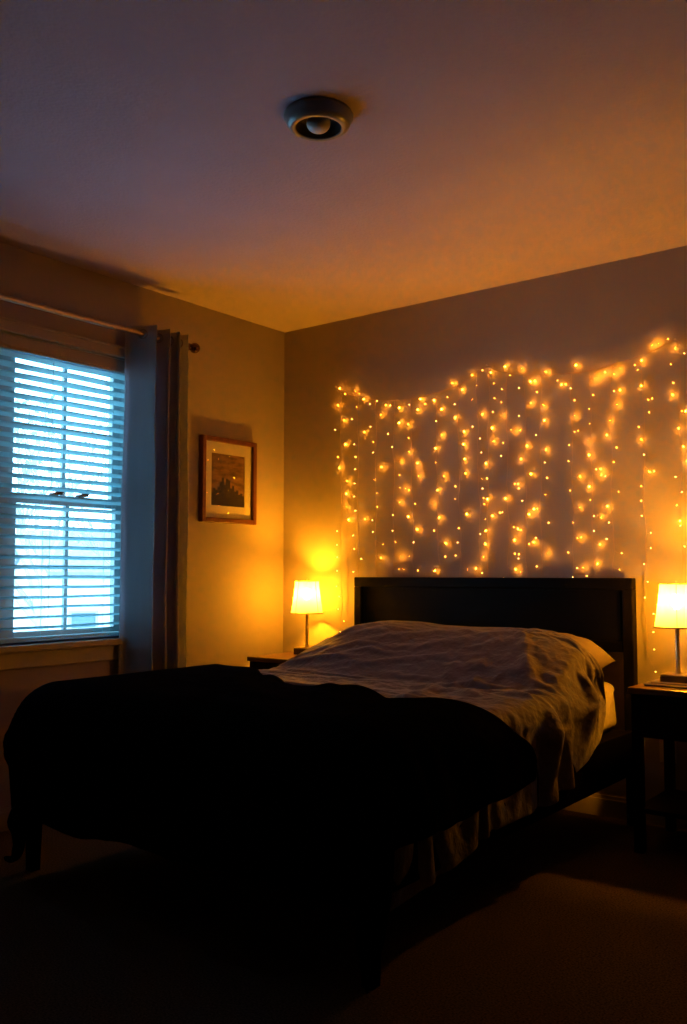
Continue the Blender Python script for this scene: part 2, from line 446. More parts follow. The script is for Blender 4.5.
STRANDS=[((0.428,2.053),(0.436,0.719),[(0.408,1.972,3),(0.448,1.887,3),(0.402,1.837,1),(0.46,1.755,3),(0.404,1.688,2),(0.416,1.628,3),(0.469,1.552,3),(0.465,1.485,3),(0.465,1.414,3),(0.481,1.342,3),(0.417,1.281,1),(0.414,1.208,1),(0.417,1.141,1),(0.417,1.068,1),(0.413,0.985,1),(0.431,0.93,1),(0.425,0.862,1),(0.462,0.799,1),(0.437,0.742,1)]),((0.548,2.003),(0.55,0.98),[(0.536,1.952,2),(0.518,1.883,1),(0.586,1.81,3),(0.533,1.746,1),(0.526,1.68,2),(0.539,1.61,1),(0.535,1.534,1),(0.532,1.464,1),(0.54,1.388,1),(0.593,1.338,3),(0.524,1.256,1),(0.533,1.184,1),(0.578,1.132,1),(0.526,1.062,1)]),((0.667,1.972),(0.664,0.98),[(0.637,1.952,1),(0.699,1.889,3),(0.64,1.83,1),(0.647,1.75,2),(0.657,1.69,1),(0.7,1.615,3),(0.658,1.547,2),(0.669,1.474,2),(0.669,1.403,2),(0.652,1.333,1),(0.655,1.271,1),(0.708,1.205,2),(0.696,1.137,3)]),((0.783,1.956),(0.778,0.98),[(0.727,1.936,3),(0.77,1.929,1),(0.812,1.914,3),(0.812,1.836,3),(0.753,1.78,1),(0.78,1.709,1),(0.818,1.633,3),(0.813,1.564,2),(0.816,1.494,2),(0.817,1.421,3),(0.783,1.355,1),(0.78,1.274,1),(0.787,1.216,2),(0.818,1.143,3),(0.808,1.077,2),(0.836,1.074,2)]),((0.889,1.95),(0.899,0.98),[(0.887,1.92,1),(0.926,1.889,3),(0.868,1.819,3),(0.869,1.751,2),(0.876,1.679,3),(0.926,1.617,3),(0.934,1.55,3),(0.849,1.486,3),(0.869,1.482,2),(0.908,1.41,2),(0.866,1.343,3),(0.918,1.276,3),(0.91,1.212,1),(0.872,1.142,2),(0.92,1.069,2)]),((1.04,1.964),(1.05,0.98),[(1.103,1.935,2),(1.024,1.93,3),(0.971,1.917,2),(1.069,1.879,3),(1.048,1.817,1),(1.07,1.746,3),(1.031,1.683,3),(1.031,1.611,2),(1.079,1.54,3),(1.041,1.472,3),(1.016,1.406,3),(1.05,1.334,3),(1.019,1.269,2),(1.087,1.202,3),(1.083,1.138,2),(1.024,1.07,3)]),((1.168,1.986),(1.176,0.98),[(1.19,1.964,3),(1.156,1.891,1),(1.147,1.826,3),(1.197,1.751,3),(1.193,1.688,3),(1.199,1.617,3),(1.203,1.546,3),(1.145,1.485,2),(1.144,1.42,2),(1.208,1.343,3),(1.161,1.277,2),(1.167,1.205,1),(1.142,1.142,2),(1.211,1.074,2)]),((1.273,2.03),(1.286,0.98),[(1.272,1.974,2),(1.248,1.905,2),(1.299,1.829,3),(1.256,1.769,1),(1.296,1.707,1),(1.303,1.638,1),(1.296,1.512,2),(1.301,1.417,2),(1.293,1.243,1),(1.301,1.135,3),(1.257,1.08,3),(1.3,1.056,1)]),((1.342,2.053),(1.322,0.98),[(1.366,1.971,2),(1.368,1.9,2),(1.367,1.829,1),(1.352,1.755,3),(1.361,1.69,3),(1.315,1.586,3),(1.321,1.513,2),(1.308,1.463,1),(1.323,1.413,3),(1.307,1.389,2),(1.348,1.328,3),(1.313,1.315,2),(1.312,1.261,3),(1.308,1.195,3)]),((1.436,2.015),(1.436,0.98),[(1.408,1.939,2),(1.406,1.874,2),(1.407,1.809,3),(1.455,1.735,2),(1.476,1.729,3),(1.412,1.679,2),(1.409,1.613,1),(1.467,1.478,2),(1.42,1.411,3),(1.413,1.344,1),(1.388,1.343,2),(1.462,1.273,2),(1.464,1.21,3),(1.465,1.148,2),(1.468,1.072,3),(1.415,1.034,1)]),((1.532,1.987),(1.523,0.98),[(1.557,1.954,3),(1.507,1.928,1),(1.556,1.853,3),(1.505,1.795,1),(1.503,1.728,2),(1.535,1.655,3),(1.504,1.59,3),(1.553,1.517,3),(1.486,1.475,3),(1.5,1.452,1),(1.516,1.393,1),(1.565,1.352,3),(1.541,1.328,3),(1.483,1.262,3),(1.498,1.259,2),(1.563,1.202,3),(1.539,1.192,2),(1.484,1.144,2),(1.493,1.124,1),(1.495,1.061,2)]),((1.611,1.976),(1.601,0.98),[(1.58,1.953,3),(1.591,1.902,2),(1.622,1.832,3),(1.625,1.765,3),(1.591,1.696,1),(1.629,1.627,3),(1.634,1.564,1),(1.633,1.495,2),(1.625,1.419,2),(1.586,1.354,2),(1.637,1.287,2),(1.583,1.218,1),(1.629,1.147,3),(1.575,1.087,2)]),((1.762,1.967),(1.759,0.98),[(1.695,1.943,2),(1.732,1.92,2),(1.712,1.922,3),(1.765,1.894,1),(1.773,1.842,2),(1.774,1.767,3),(1.79,1.699,2),(1.773,1.698,2),(1.747,1.639,2),(1.742,1.565,2),(1.793,1.49,3),(1.748,1.431,2),(1.793,1.35,3),(1.757,1.283,2),(1.779,1.213,2),(1.796,1.213,3),(1.733,1.15,2),(1.782,1.078,1),(1.804,1.077,3),(1.759,1.037,1)]),((1.852,1.966),(1.853,0.98),[(1.89,1.936,3),(1.866,1.926,3),(1.864,1.855,2),(1.845,1.794,2),(1.845,1.725,2),(1.836,1.649,3),(1.837,1.584,3),(1.893,1.519,3),(1.879,1.515,1),(1.894,1.492,3),(1.836,1.443,3),(1.842,1.382,2),(1.863,1.308,1),(1.89,1.304,3),(1.862,1.242,1),(1.882,1.18,3),(1.867,1.097,3),(1.826,1.043,1)]),((1.945,1.977),(1.942,0.98),[(1.987,1.957,3),(1.92,1.948,3),(1.965,1.934,3),(1.985,1.862,3),(1.958,1.859,2),(1.975,1.795,3),(1.941,1.73,3),(1.922,1.665,3),(1.964,1.607,2),(1.952,1.546,2),(1.92,1.482,1),(1.972,1.413,2),(1.918,1.349,3),(1.932,1.277,1),(1.92,1.205,1),(1.977,1.142,2),(1.97,1.072,2)]),((2.093,2.001),(2.082,0.709),[(2.084,1.978,3),(2.053,1.962,2),(2.069,1.94,2),(2.082,1.87,3),(2.128,1.808,2),(2.111,1.805,2),(2.114,1.749,2),(2.067,1.69,2),(2.076,1.63,3),(2.093,1.564,1),(2.11,1.493,3),(2.127,1.492,2),(2.07,1.43,2),(2.069,1.367,2),(2.077,1.301,1),(2.114,1.227,1),(2.112,1.162,1),(2.082,1.094,1),(2.096,1.019,1),(2.083,0.952,1),(2.118,0.884,1),(2.116,0.807,1),(2.118,0.734,1),(2.121,0.641,1)]),((2.248,2.034),(2.236,1.027),[(2.23,2.013,3),(2.273,1.978,1),(2.211,1.946,2),(2.219,1.865,2),(2.213,1.811,3),(2.253,1.738,2),(2.265,1.737,3),(2.234,1.666,3),(2.256,1.589,3),(2.265,1.524,3),(2.224,1.459,1),(2.248,1.394,1),(2.219,1.341,2),(2.231,1.276,3),(2.239,1.253,1),(2.254,1.166,1)])]
# ------------------------------------------------------------------ bed
bed = thing('bed', (1.3, -1.05, 0), 'queen bed with black panel headboard and black rails against the back wall', 'bed')
BO = Vector(bed.location)
def into(o, root):
    o.data.transform(Matrix.Translation(-Vector(root.location))); o.parent = root; return o
HX0, HX1 = .573, 2.05
bm = bmesh.new()
box(bm, HX0, HX1, -.092, -.045, .985, 1.035, bevel=.005)
box(bm, HX0+.045, HX1-.045, -.088, -.05, .72, .765, bevel=.004)
box(bm, HX0+.04, HX1-.04, -.078, -.056, .76, .99)
box(bm, HX0+.055, HX1-.055, -.083, -.077, .972, .979); box(bm, HX0+.055, HX0+.062, -.083, -.077, .78, .975); box(bm, HX1-.062, HX1-.055, -.083, -.077, .78, .975)
into(link('headboard', bm, M['wood'], None), bed)
for x in (HX0, HX1-.046):
    bm = bmesh.new(); box(bm, x, x+.046, -.092, -.045, 0, .985, bevel=.004); into(link('headboard_post', bm, M['wood']), bed)
for x in (.535, 2.018):
    bm = bmesh.new(); box(bm, x, x+.03, -1.99, -.10, .22, .40, bevel=.004); into(link('side_rail', bm, M['bed']), bed)
bm = bmesh.new(); box(bm, .535, 2.048, -2.02, -1.99, .22, .40, bevel=.004); into(link('foot_rail', bm, M['bed']), bed)
for x, y in ((.512, -1.965), (2.0, -1.965)):
    bm = bmesh.new()
    vs = [bm.verts.new((x+a*.045+(.0 if zz else .005*(1-2*a)), y+b*.045+(.0 if zz else .005*(1-2*b)), zz)) for zz in (0, .225) for a, b in ((0,0),(1,0),(1,1),(0,1))]
    bm.faces.new(vs[:4][::-1]); bm.faces.new(vs[4:])
    for i in range(4): bm.faces.new((vs[i], vs[(i+1)%4], vs[4+(i+1)%4], vs[4+i]))
    into(link('leg', bm, M['bed']), bed)
bm = bmesh.new(); box(bm, .563, 2.02, -1.992, -.10, .375, .394)
into(link('light_stop_base', bm, M['bed']), bed)  # unseen bed base, made solid to stop light leaking onto the floor

# mattress
def mattress():
    bm = bmesh.new(); box(bm, .57, 1.995, -2.00, -.125, .395, .60, bevel=.045, seg=5)
    bmesh.ops.subdivide_edges(bm, edges=[e for e in bm.edges if e.calc_length() > .5], cuts=30, use_grid_fill=True)
    for v in bm.verts:
        p = v.co
        if p.z < .56 and (p.x > 1.97 or p.x < .6): 
            v.co.x += (.006*math.sin(p.y*38+p.z*30) + .004*math.sin(p.y*71-p.z*50))*(1 if p.x > 1 else -1)
    return bm
mt = link('mattress', mattress(), M['fitted'], None, 60)
tag(mt, 'thick mattress in a cream fitted sheet, bare corner showing beside the headboard', 'mattress')

# pillows
def pillow(cx, cy, cz, w, d, h, rot, tilt_x, name, label):
    bm = bmesh.new(); n = 44
    T = Matrix.Translation((cx, cy, cz)) @ Matrix.Rotation(rot, 4, 'Z') @ Matrix.Rotation(tilt_x, 4, 'X')
    for side in (1, -1):
        gr = []
        for i in range(n+1):
            row = []
            for j in range(n+1):
                u = -1+2*i/n; v = -1+2*j/n
                fx = max(0, 1-abs(u)**4)**.55; fy = max(0, 1-abs(v)**3.6)**.58
                edge = .5*(fx*fy)
                pinch = 1 - .07*(1-abs(v)**2)*abs(u)**6; pinch2 = 1 - .10*(1-abs(u)**2)*abs(v)**6
                wr = .006*noise.noise(Vector((u*5+cx*9, v*5, side*2.))) + .003*math.sin(14*math.atan2(v, u))*min(1, (u*u+v*v))
                z = side*(edge*h + wr*min(1, 4*edge))
                row.append(bm.verts.new(T @ Vector((u*w/2*pinch, v*d/2*pinch2, z - .02*abs(u)**5 - .02*abs(u*v)**3))))
            gr.append(row)
        for i in range(n):
            for j in range(n):
                q = (gr[i][j], gr[i+1][j], gr[i+1][j+1], gr[i][j+1])
                bm.faces.new(q if side > 0 else q[::-1])
    bmesh.ops.remove_doubles(bm, verts=bm.verts[:], dist=.0004)
    o = link(name, bm, M['pillow'], None, 180)
    return tag(o, label, 'pillow')
pA = pillow(1.645, -.335, .706, .67, .46, .185, .0, .06, 'pillow', 'cream pillow with its corner poking out from grey sheet beside the headboard')
pB = pillow(1.015, -.34, .710, .54, .48, .20, .0, .06, 'pillow', 'pillow humped under the grey sheet on the side of the corner nightstand')

# ---- bedding: a cloth simulation drapes the sheet and the comforter over mattress and pillows;
#      the settled shapes are kept as plain meshes
import numpy as np
from mathutils.bvhtree import BVHTree

def settle(o, frames):
    S.frame_start = 1; S.frame_end = frames
    for m in o.modifiers:
        if m.type == 'CLOTH': m.point_cache.frame_start = 1; m.point_cache.frame_end = frames
    for fr in range(1, frames+1): S.frame_set(fr)
    me = bpy.data.meshes.new_from_object(o.evaluated_get(bpy.context.evaluated_depsgraph_get()))
    o.modifiers.clear(); o.data = me
    S.frame_set(1)

def collider(o, outer=.008, friction=40):
    o.modifiers.new('collide', 'COLLISION'); c = o.collision
    c.thickness_outer = outer; c.thickness_inner = .1; c.cloth_friction = friction; c.damping = .7

def block(b, bevel=0):
    bm = bmesh.new(); box(bm, *b, bevel=bevel, seg=4); return link('block', bm, M['bed'])

def table(tab, x):
    for (x0, a), (x1, b) in zip(tab, tab[1:]):
        if x <= x1: return a + (b-a)*max(0, x-x0)/(x1-x0)
    return tab[-1][1]

def cloth_grid(name, m, pts, nu, nv):
    bm = bmesh.new(); g = [[bm.verts.new(pts(i/nu, j/nv)) for j in range(nv+1)] for i in range(nu+1)]
    for i in range(nu):
        for j in range(nv): bm.faces.new((g[i][j], g[i+1][j], g[i+1][j+1], g[i][j+1]))
    return link(name, bm, m, None, 180)

def cloth_mod(o, mass, bend, shrink, dist, stiff=15):
    c = o.modifiers.new('cloth', 'CLOTH'); st = c.settings
    st.quality = 8; st.mass = mass; st.air_damping = 3.0
    st.tension_stiffness = stiff; st.compression_stiffness = stiff; st.shear_stiffness = 5; st.bending_stiffness = bend
    st.tension_damping = 10; st.compression_damping = 10; st.shear_damping = 8; st.bending_damping = .8
    st.shrink_min = shrink
    cs = c.collision_settings; cs.collision_quality = 4; cs.distance_min = dist
    return c

# height of what lies under the sheet, with the hollow between the pillows bridged
n = 150
X = np.linspace(.2, 2.4, n); Y = np.linspace(-2.3, -.05, n)
Hh = np.full((n, n), .602)
dg = bpy.context.evaluated_depsgraph_get()
bvh = [BVHTree.FromObject(o, dg) for o in (pA, pB)]
for i, x in enumerate(X):
    for j, y in enumerate(Y):
        if y < -.7: continue
        for t in bvh:
            h = t.ray_cast(Vector((x, y, 1.5)), Vector((0, 0, -1)))
            if h[0]: Hh[i, j] = max(Hh[i, j], h[0].z)
gx_, gy_ = X[1]-X[0], Y[1]-Y[0]
wn = int(.34/gx_)
D = Hh.copy()
for k in range(-wn, wn+1): D = np.maximum(D, np.roll(Hh, k, 0))
Er = D.copy()
for k in range(-wn, wn+1): Er = np.minimum(Er, np.roll(D, k, 0))
T = np.maximum(Hh, Er-.004)
for it in range(80):
    for (a, b, d) in ((1, 0, gx_), (0, 1, gy_), (1, 1, math.hypot(gx_, gy_)), (1, -1, math.hypot(gx_, gy_))):
        for s in (1, -1):
            R = np.roll(T, (a*s, b*s), (0, 1))
            if s*a > 0: R[0, :] = -9
            if s*a < 0: R[-1, :] = -9
            if s*b > 0: R[:, 0] = -9
            if s*b < 0: R[:, -1] = -9
            T = np.maximum(T, R-.52*d)
for it in range(6):
    P = np.pad(T, 1, mode='edge'); T = (P[1:-1, 1:-1]*2+P[2:, 1:-1]+P[:-2, 1:-1]+P[1:-1, 2:]+P[1:-1, :-2])/6
def under(x, y):
    fx_ = min(max((x-X[0])/gx_, 0), n-1.001); fy_ = min(max((y-Y[0])/gy_, 0), n-1.001); i = int(fx_); j = int(fy_); a = fx_-i; b = fy_-j
    return (T[i, j]*(1-a)+T[i+1, j]*a)*(1-b)+(T[i, j+1]*(1-a)+T[i+1, j+1]*a)*b
def over_edge(s, lo, hi, rad, flare):
    def arc(e):
        L = rad*PI/2
        if e <= 0: return 0, 0
        if e < L: return rad*math.sin(e/rad), -rad*(1-math.cos(e/rad))
        return rad+(e-L)*flare, -rad-(e-L)*math.sqrt(1-flare**2)
    if s > hi: a, b = arc(s-hi); return hi+a, b
    if s < lo: a, b = arc(lo-s); return lo-a, b
    return s, 0
EDGE = [(.10, 1.48), (.18, 1.56), (.28, 1.74), (.38, 1.95), (.46, 2.17), (.55, 2.25), (.8, 2.27), (1.2, 2.30), (1.7, 2.33), (2.3, 2.36)]
def clamp(v): return max(0, min(1, v))
def sheet_pts(u, v):
    y = -.105-v*1.86
    s = .20+(table(EDGE, -y)-.20)*u
    x, dz = over_edge(s, .60, 2.0, .055, .06)
    z = under(max(.6, min(2.0, s)), y)+dz+.014
    w = noise.noise(Vector((s*1.7, y*1.7, .3)))
    r = math.hypot(s-1.25, y); a = math.atan2(-y, s-1.25)       # pulled folds fanning out to the open side
    k = .034*clamp((r-.35)*2.2)*clamp((s-1.15)*2.2)*(math.sin(a*32+7*w)*.6+.4*math.sin(a*53+9*w+1))
    g = math.sin((s*.55-y)*30+6*noise.noise(Vector((s*1.2, y*2, 4))))*.016*max(0, 1-abs(y+.42)/.38)   # sweeping folds over the pillows
    q = (.034*noise.noise(Vector((s*3.2, y*10, 1.7)))+.014*noise.noise(Vector((s*9, y*19, 4.7))))*clamp((-.45-y)*4)*(1-.75*clamp((-1.35-y)*3))
    if s > 2.05: x += k*1.3
    else: z += abs(k)*.6+k*.4
    z += abs(g)+q*(1 if s < 2.03 else .2)+.006
    return Vector((x, y, z))
bm = bmesh.new(); idx = list(range(0, n, 2))
g = [[bm.verts.new((X[i], Y[j], T[i, j]-.003)) for j in idx] for i in idx if .60 <= X[i] <= 1.985]
for i in range(len(g)-1):
    for j in range(len(idx)-1): bm.faces.new((g[i][j], g[i+1][j], g[i+1][j+1], g[i][j+1]))
tmp = [link('block', bm, M['bed']), block((.57, 2.03, -2.00, -.105, .25, .60), .045), block((.0, 2.6, -.10, -.04, .2, 1.03)), block((-.5, 3.5, -3.5, 0, -.2, .01))]
for o in tmp: collider(o)
sheet = cloth_grid('top_sheet', M['sheet'], sheet_pts, 120, 120)
cloth_mod(sheet, .25, .25, -.05, .005)
settle(sheet, 22)
for o in tmp: bpy.data.objects.remove(o)
tmp = [block((.56, 2.10, -2.02, -.105, .25, .632), .085), block((-.5, 3.5, -3.5, 0, -.2, .01))]
for o in tmp: collider(o, .01, 15)
def comforter_pts(u, v):
    x = .24+(2.33-.24)*u
    yb = table([(.1, -1.0), (.5, -1.08), (.9, -1.22), (1.3, -1.38), (1.8, -1.53), (2.05, -1.46), (2.2, -1.30), (2.4, -1.25)], x)+.035*math.sin(x*9)+.015*math.sin(x*23)
    y = yb+(-2.42-yb)*v
    z = .655-.03*clamp((1.2-x)/.5)*clamp((-1.3-y)/.5)+.022*noise.noise(Vector((x*4, y*4, 8.1)))+.008*noise.noise(Vector((x*14, y*14, 2.1)))
    if x > 2.16: e = x-2.16; x = 2.16+.3*e; z -= e*.9
    if x < .52: e = .52-x; x = .52-.2*e; z -= e*.9
    if y < -2.10: e = -2.10-y; y = -2.10-.3*e; z -= e*.9
    return Vector((x, y, z))
duvet = cloth_grid('comforter', M['duvet'], comforter_pts, 80, 44)
c = cloth_mod(duvet, .5, 3.0, -.02, .010, 20)
vg = duvet.vertex_groups.new(name='lying')
vg.add([p.index for p in duvet.data.vertices if .98 < p.co.x < 1.98 and p.co.y > -1.80], 1.0, 'REPLACE')
c.settings.vertex_group_mass = 'lying'; c.settings.pin_stiffness = 1
settle(duvet, 45)
for o in tmp: bpy.data.objects.remove(o)
for o, th_ in ((sheet, .003), (duvet, .022)):
    if sum(p.normal.z for p in o.data.polygons) < 0: o.data.flip_normals()
    for p in o.data.polygons: p.use_smooth = True
    o.vertex_groups.clear()
    md = o.modifiers.new('thick', 'SOLIDIFY'); md.thickness = th_; md.offset = 1
    md = o.modifiers.new('smooth', 'SUBSURF'); md.levels = md.render_levels = 1
tag(sheet, 'crumpled grey top sheet pulled over the pillows and hanging down the side of the bed', 'sheet')
tag(duvet, 'black comforter spread over the foot of the bed and hanging off its corner', 'comforter')

# ------------------------------------------------------------------ nightstands
def nightstand(x0, x1, yf, label):
    y0, y1 = yf, -.03; cx = (x0+x1)/2; zt = .62
    t = thing('nightstand', (cx, (y0+y1)/2, 0), label, 'nightstand', )
    def a(name, bm, m, p=None):
        o = link(name, bm, m); o.data.transform(Matrix.Translation(-Vector(t.location))); o.parent = p or t; return o
    bm = bmesh.new(); box(bm, x0, x1, y0, y1, zt-.024, zt, bevel=.004); a('top', bm, M['woodtop'])
    bm = bmesh.new(); i = .014
    box(bm, x0+i, x0+i+.016, y0+i+.02, y1-i, .43, zt-.024); box(bm, x1-i-.016, x1-i, y0+i+.02, y1-i, .43, zt-.024)
    box(bm, x0+i, x1-i, y1-i-.014, y1-i, .43, zt-.024); box(bm, x0+i, x1-i, y0+i+.02, y1-i, .43, .442)
    a('drawer_case', bm, M['wood'])
    bm = bmesh.new(); box(bm, x0+.05, x1-.05, y0+.010, y0+.033, .445, zt-.030, bevel=.003); dr = a('drawer', bm, M['wood'])
    bm = bmesh.new(); lathe(bm, [(0, 0), (.006, 0), (.006, .010), (.013, .014), (.014, .020), (.009, .024), (0, .025)], seg=20)
    bm.transform(Matrix.Translation((cx, y0+.010, .52)) @ Matrix.Rotation(PI/2, 4, 'X')); fixn(bm); a('knob', bm, M['metal'], dr)
    for lx in (x0+.010, x1-.010-.036):
        for ly in (y0+.010, y1-.010-.036):
            bm = bmesh.new(); box(bm, lx, lx+.036, ly, ly+.036, 0, zt-.024, bevel=.003); a('leg', bm, M['wood'])
    bm = bmesh.new(); box(bm, x0+.016, x1-.016, y0+.016, y1-.016, .15, .168, bevel=.002); a('shelf', bm, M['wood'])
    return t
nightstand(.115, .53, -.415, 'dark wood nightstand in the corner of the room, mostly hidden behind the bed')
nightstand(2.15, 2.66, -.445, 'dark wood nightstand with lower shelf, cut off by the right edge of the photo')

# ------------------------------------------------------------------ table lamps
def lamp(x, y, z, label, seam=0.):
    t = thing('table_lamp', (x, y, z), label, 'table lamp')
    bm = bmesh.new(); box(bm, -.058, .058, -.045, .045, 0, .034, bevel=.004); bs = link('base', bm, M['darkbase'], t)
    bm = bmesh.new(); box(bm, -.056, .056, -.043, .043, .0342, .039, bevel=.002); link('base_plate', bm, M['metal'], bs)
    bm = bmesh.new(); lathe(bm, [(.014, .039), (.013, .044), (.0085, .048), (.0085, .255), (.011, .260), (.011, .268), (.015, .270), (.015, .292), (0, .292)], seg=20); link('stem', bm, M['metal'], t, 50)
    bm = bmesh.new()
    lathe(bm, [(.008, .292)] + [(.024*math.sin(PI*(.15+.85*k/10)), .325-.028*math.cos(PI*(.15+.85*k/10))) for k in range(11)], seg=20); fixn(bm)
    link('light_bulb', bm, M['hotbulb'], t, 80)
    # square, slightly flared shade with rounded corners
    def ringpts(hw, z, n=8, rc=.98):
        P = []; r = hw*rc
        for q in range(4):
            c = [(1,1),(-1,1),(-1,-1),(1,-1)][q]
            for k in range(n+1):
                a = PI/2*q + PI/2*k/n
                P.append(Vector((c[0]*(hw-r)+r*math.cos(a), c[1]*(hw-r)+r*math.sin(a), z)))
        return P
    z0, z1 = .222, .392; w0, w1 = .085, .063
    def hw(s): return w1+(w0-w1)*((1-s)**1.25)
    bm = bmesh.new(); rings = []
    for k in range(13):
        s = k/12; rings.append([bm.verts.new(p) for p in ringpts(hw(s), z0+(z1-z0)*s)])
    n = len(rings[0])
    for A, B in zip(rings, rings[1:]):
        for i in range(n): bm.faces.new((A[i], A[(i+1)%n], B[(i+1)%n], B[i]))
    sh = link('lamp_shade', bm, M['shade'], t, 60)
    for s, hh, nm in ((0, .006, 'shade_trim'), (1, .003, 'shade_trim')):
        bm = bmesh.new(); P = ringpts(hw(s)+.0012, z0+(z1-z0)*s); tube(bm, P+[P[0]], hh*.55, 6, cap=False); link(nm, bm, M['shadetrim'], sh, 60)
    for a in (seam, seam+PI/2, seam+PI, seam+3*PI/2):
        R = Matrix.Rotation(a, 3, 'Z'); bm = bmesh.new(); tube(bm, [R @ Vector((hw(k/12)+.0008, 0, z0+(z1-z0)*k/12)) for k in range(13)], .0011, 5)
        link('seam', bm, M['shadetrim'], sh, 60)
    bm = bmesh.new()
    for a in (PI/4, 3*PI/4, 5*PI/4, 7*PI/4):
        R = Matrix.Rotation(a, 3, 'Z'); tube(bm, [(0, 0, .388), R @ Vector((hw(1)-.001, 0, .388))], .0012, 5)
    lathe(bm, [(0, .387), (.007, .389), (.005, .394), (.003, .397), (.005, .401), (0, .405)], seg=12)
    tube(bm, [(0, 0, .350), (0, 0, .388)], .002, 6)
    link('finial', bm, M['metal'], t, 60)
    return t
lamp(.29, -.135, .62, 'small lit table lamp on the nightstand in the room corner', -.1)
lamp(2.275, -.225, .6205, 'lit table lamp on the nightstand cut by the right edge of the photo', math.radians(-72.5))

bm = bmesh.new()                                   # slim tray in front of the right lamp
box(bm, 2.19, 2.40, -.372, -.292, .621, .626, bevel=.002)
tube(bm, [(2.19,-.372,.629),(2.40,-.372,.629),(2.40,-.292,.629),(2.19,-.292,.629),(2.19,-.372,.629)], .0028, 6, mat=1)
t = link('tray', bm, [M['tray'], M['metal']], None)
tag(t, 'slim dark tray with a metal rim in front of the right lamp', 'tray')

# wall outlet under the right nightstand
ot = thing('wall_outlet', (2.155, -.0005, .32), 'small wall outlet low on back wall under the right nightstand', 'outlet')
bm = bmesh.new(); box(bm, -.035, .035, -.005, 0, -.057, .057, bevel=.0018); link('cover_plate', bm, M['plastic'], ot)
for dz in (-.02, .02):
    bm = bmesh.new(); box(bm, -.0165, .0165, -.0075, -.004, dz-.014, dz+.014, bevel=.0015); link('socket', bm, M['plastic'], ot)
pl = thing('power_plug', (2.155, -.0075, .34), 'small plug with cord pushed in the wall outlet under the right nightstand', 'plug')
bm = bmesh.new(); box(bm, -.013, .013, -.028, -.0005, -.012, .012, bevel=.003); link('plug_body', bm, M['plastic'], pl)
bm = bmesh.new(); tube(bm, [(0, -.028, 0), (.002, -.040, -.006), (.004, -.038, -.08), (.02, -.03, -.2), (.04, -.028, -.30), (.10, -.03, -.335)], .0028, 6); link('cord', bm, M['cable'], pl, 60)

# ------------------------------------------------------------------ curtain of fairy lights
fx = thing('fairy_light_curtain', (1.33, 0, 2.04), 'curtain of warm glowing fairy lights in hanging strands on the wall above headboard', 'string lights')
FO = Vector(fx.location)
def fl(name, bm, m, p, smooth=None):
    o = link(name, bm, m, None, smooth); o.data.transform(Matrix.Translation(-FO)); o.parent = p; return o
rb = random.Random(11)
bm = bmesh.new()
P = [Vector((x, -.02, z)) for x, z in CORD]
def cr(P, i, t):
    p0, p1, p2, p3 = P[max(i-1, 0)], P[i], P[i+1], P[min(i+2, len(P)-1)]
    return .5*((2*p1)+(p2-p0)*t+(2*p0-5*p1+4*p2-p3)*t*t+(3*p1-p0-3*p2+p3)*t**3)
path = [cr(P, i, k/6) for i in range(len(P)-1) for k in range(6)] + [P[-1]]
for ph_ in (0, PI):                                 # two twisted wires
    tube(bm, [p + Vector((0, .0016*math.cos(i*.9+ph_), .0016*math.sin(i*.9+ph_))) for i, p in enumerate(path)], .0013, 5)
cordo = fl('top_cord', bm, M['cable'], fx)
for x, z in ((.397, 2.071), (1.331, 2.058), (2.233, 2.041)):
    bm = bmesh.new(); tube(bm, [(x, -.0, z+.004), (x, -.024, z+.006)], .002, 8); tube(bm, [(x, -.024, z+.006), (x, -.026, z+.006)], .005, 10)
    fl('nail', bm, M['metal'], fx)

BULB_MATS = [M['led'], M['cable'], M['led_side'], M['led_wall']]
def bulb(bm, x, z, t, wire):
    """a clear cap with a glowing tip; t 1 faces the room, 2 sideways, 3 toward the wall"""
    if t == 1: y = -.034; d = Vector((rb.uniform(-.5, .5), -1, rb.uniform(-.5, .4))); s = .6
    elif t == 2: y = -.015; d = Vector((rb.choice((-1, 1))*rb.uniform(.5, 1), rb.uniform(.0, .5), rb.uniform(-.9, .6))); s = .85
    else: y = -.0185; d = Vector((rb.uniform(-1, 1), rb.uniform(.6, 1.1), rb.uniform(-.9, .8))); s = 1.15
    d.normalize(); c = Vector((x, y, z))
    R = d.to_track_quat('Z', 'Y').to_matrix().to_4x4(); T = Matrix.Translation(c) @ R
    b2 = bmesh.new(); gm = {1: 0, 2: 2, 3: 3}[t]
    lathe(b2, [(0, .0040*s), (.0016*s, .0034*s), (.0026*s, .0018*s), (.0028*s, 0)], seg=7, mat=gm)
    k = .0028*s
    lathe(b2, [(k, 0), (k*1.15, -.0004), (k, -.004), (k*.6, -.008), (0, -.0085)], seg=7, mat=1)
    fixn(b2)
    b2.transform(T)
    # pigtail back to the wire
    e = T @ Vector((0, 0, -.008)); w = wire
    tube(b2, [e, (e+w)/2 + Vector((0, .002, -.004)), w], .0008, 4, mat=1)
    me = bpy.data.meshes.new('tmpb'); b2.to_mesh(me); b2.free(); bm.from_mesh(me); bpy.data.meshes.remove(me)

